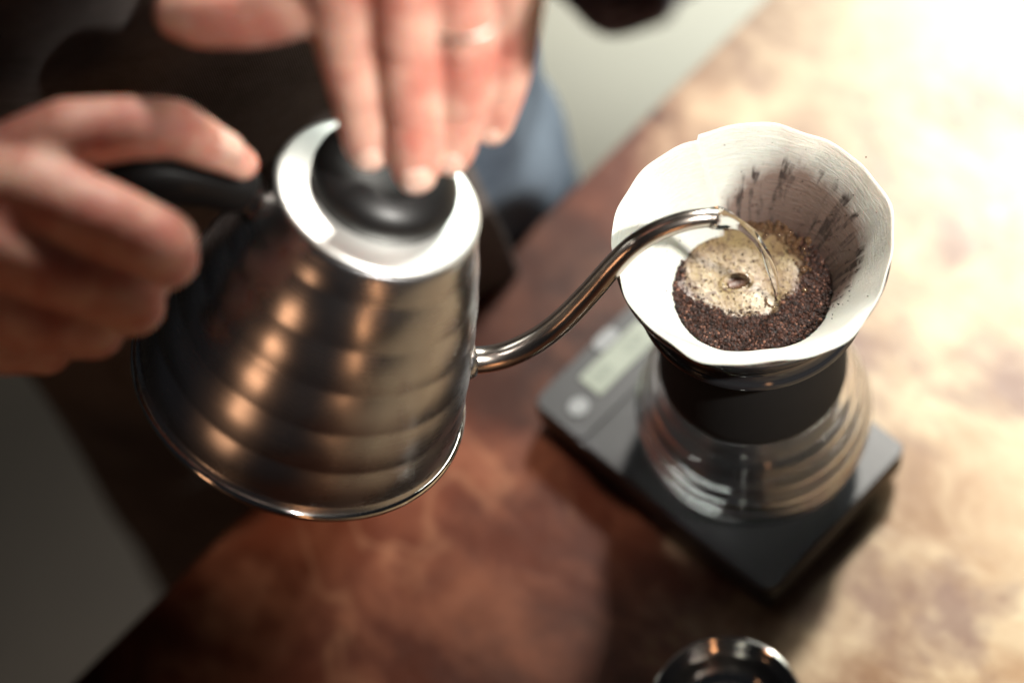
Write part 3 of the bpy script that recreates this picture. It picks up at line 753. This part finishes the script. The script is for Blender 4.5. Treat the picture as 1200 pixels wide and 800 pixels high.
# join to one mesh
vs = []; fs = []
for me_ in (me1, me2, me3):
    b0 = len(vs); vs += [v.co.copy() for v in me_.vertices]; fs += [tuple(i+b0 for i in p.vertices) for p in me_.polygons]
person = mesh_obj('person', vs, fs, M_skin); tag(person, 'person in dark apron and jeans holding the kettle handle and pressing its lid', 'person')
for f, mt_, nm in ((lambda z: z, M_plaid, 'shirt'),):
    zs = [(-.02+.045*i) for i in range(12)]+[.52]
    v, q = loft([(torso_at(z)[0], torso_at(z)[1]+.002, torso_at(z)[2]+.002, .95) for z in zs], 72, .008, 4); mesh_obj(nm, v, q, mt_, person)
# apron: front sheet from chest to knee, wrapped round the sides
zs = [.40-.033*i for i in range(28)]
rings = []
for i, z in enumerate(zs):
    c, hx, hy = torso_at(max(z, -.10)); c = V((c.x, c.y, z)); flare = max(0, -.05-z)*.02
    rings.append((c, hx+.012+flare, hy+.014+flare*.5, .85))
v, q = loft(rings, 90, .016, 11, PI*1.06, PI*1.72, False)
ap = mesh_obj('apron', v, q, M_apron, person); s = ap.modifiers.new('t', 'SOLIDIFY'); s.thickness = .0016
s = ap.modifiers.new('sub', 'SUBSURF'); s.levels = 1; s.render_levels = 1
# jeans: hips then two legs in one mesh
bm = bmesh.new(); add_loft(bm, [(torso_at(z)[0], torso_at(z)[1]+.006, torso_at(z)[2]+.004, .95) for z in (-.14, -.08, -.02, .05, .12, .17)], 48)
for h, k, f in ((hipL, kneeL, footL), (hipR, kneeR, footR)):
    capsule(bm, h, k, .092, .068); capsule(bm, k, f, .066, .052)
mj = remesh(bm, .007, 4)
vs = [v.co+v.normal*.006*(noise.noise(v.co*9)+.6*noise.noise(v.co*26)) for v in mj.vertices]
mesh_obj('jeans', vs, [tuple(p.vertices) for p in mj.polygons], M_jeans, person)
M_shoe = mat('shoe_leather', (.02, .018, .018), .5)
for f, d in ((footL, V((.01, -.10, 0))), (footR, V((-.02, -.10, 0)))):
    bm = bmesh.new(); a = V((f.x, f.y, -.858)); capsule(bm, a+V((0, .02, 0)), a+d+V((0, 0, -.004)), .038, .034); mesh_ = remesh(bm, .006, 2)
    mesh_obj('shoe', [v.co.copy() for v in mesh_.vertices], [tuple(p.vertices) for p in mesh_.polygons], M_shoe, person)
# sleeves
def sleeve(path, radii, seed):
    vs, fs = tube_data(spline(path, 40), [radii[0]+(radii[1]-radii[0])*k/40+.003*math.sin(k*1.3+seed)*(1-k/60) for k in range(41)], 48, False)
    vs = [p+V((noise.noise(p*40+V((seed, 0, 0))), noise.noise(p*40+V((0, seed, 0))), noise.noise(p*40+V((0, 0, seed)))))*.006 for p in vs]
    o = mesh_obj('sleeve', vs, fs, M_plaid, person); s = o.modifiers.new('t', 'SOLIDIFY'); s.thickness = .0015; return o
CL = at(664, -84, .660)
sleeve([CL, CL+(EL-CL)*.4+V((0, 0, .003)), EL, SL], (.042, .056), 1.0)
sleeve([WR+(ER-WR)*.30, WR+(ER-WR)*.6, ER, SR], (.042, .056), 5.0)
# nails
def nail(H, k, wr, up, bend=0):
    a, ra = H[k][-2]; b, rb = H[k][-1]; t = (b-H[k][-3][0]).normalized(); n_ = (up-t*up.dot(t)).normalized(); s_ = t.cross(n_)
    c = a+(b-a)*.2; vs = []; fs = []; nu, nv = 9, 9
    for i in range(nu):
        for j in range(nv):
            u = -1+2*i/(nu-1); v_ = -1+2*j/(nv-1); e = 1-.14*abs(u)**4
            ang = u*.85; rr_ = ra*1.03
            p = c+t*(v_*e*wr*1.05)+s_*(math.sin(ang)*rr_*.86)+n_*(math.cos(ang)*rr_-max(0, v_)**2*ra*.16+.0001)
            vs.append(p)
    for i in range(nu-1):
        for j in range(nv-1): fs.append((i*nv+j, (i+1)*nv+j, (i+1)*nv+j+1, i*nv+j+1))
    o = mesh_obj('fingernail', vs, fs, M_nail, person); s = o.modifiers.new('t', 'SOLIDIFY'); s.thickness = .0005; s.offset = -1
for k, wr in (('index', .0062), ('middle', .0064), ('ring', .0060), ('pinky', .0048)): nail(HL, k, wr, (-FW+UP*.2+RT*.05))
nail(HR_, 'thumb', .0060, (-FW+UP*.5))
# ring on the ring finger
a = HL['ring'][0][0]; b = HL['ring'][1][0]; c = a+(b-a)*.68
ring_torus('finger_ring', c, (b-a)+RT*.004, .0136, .0010, M_gold, person)
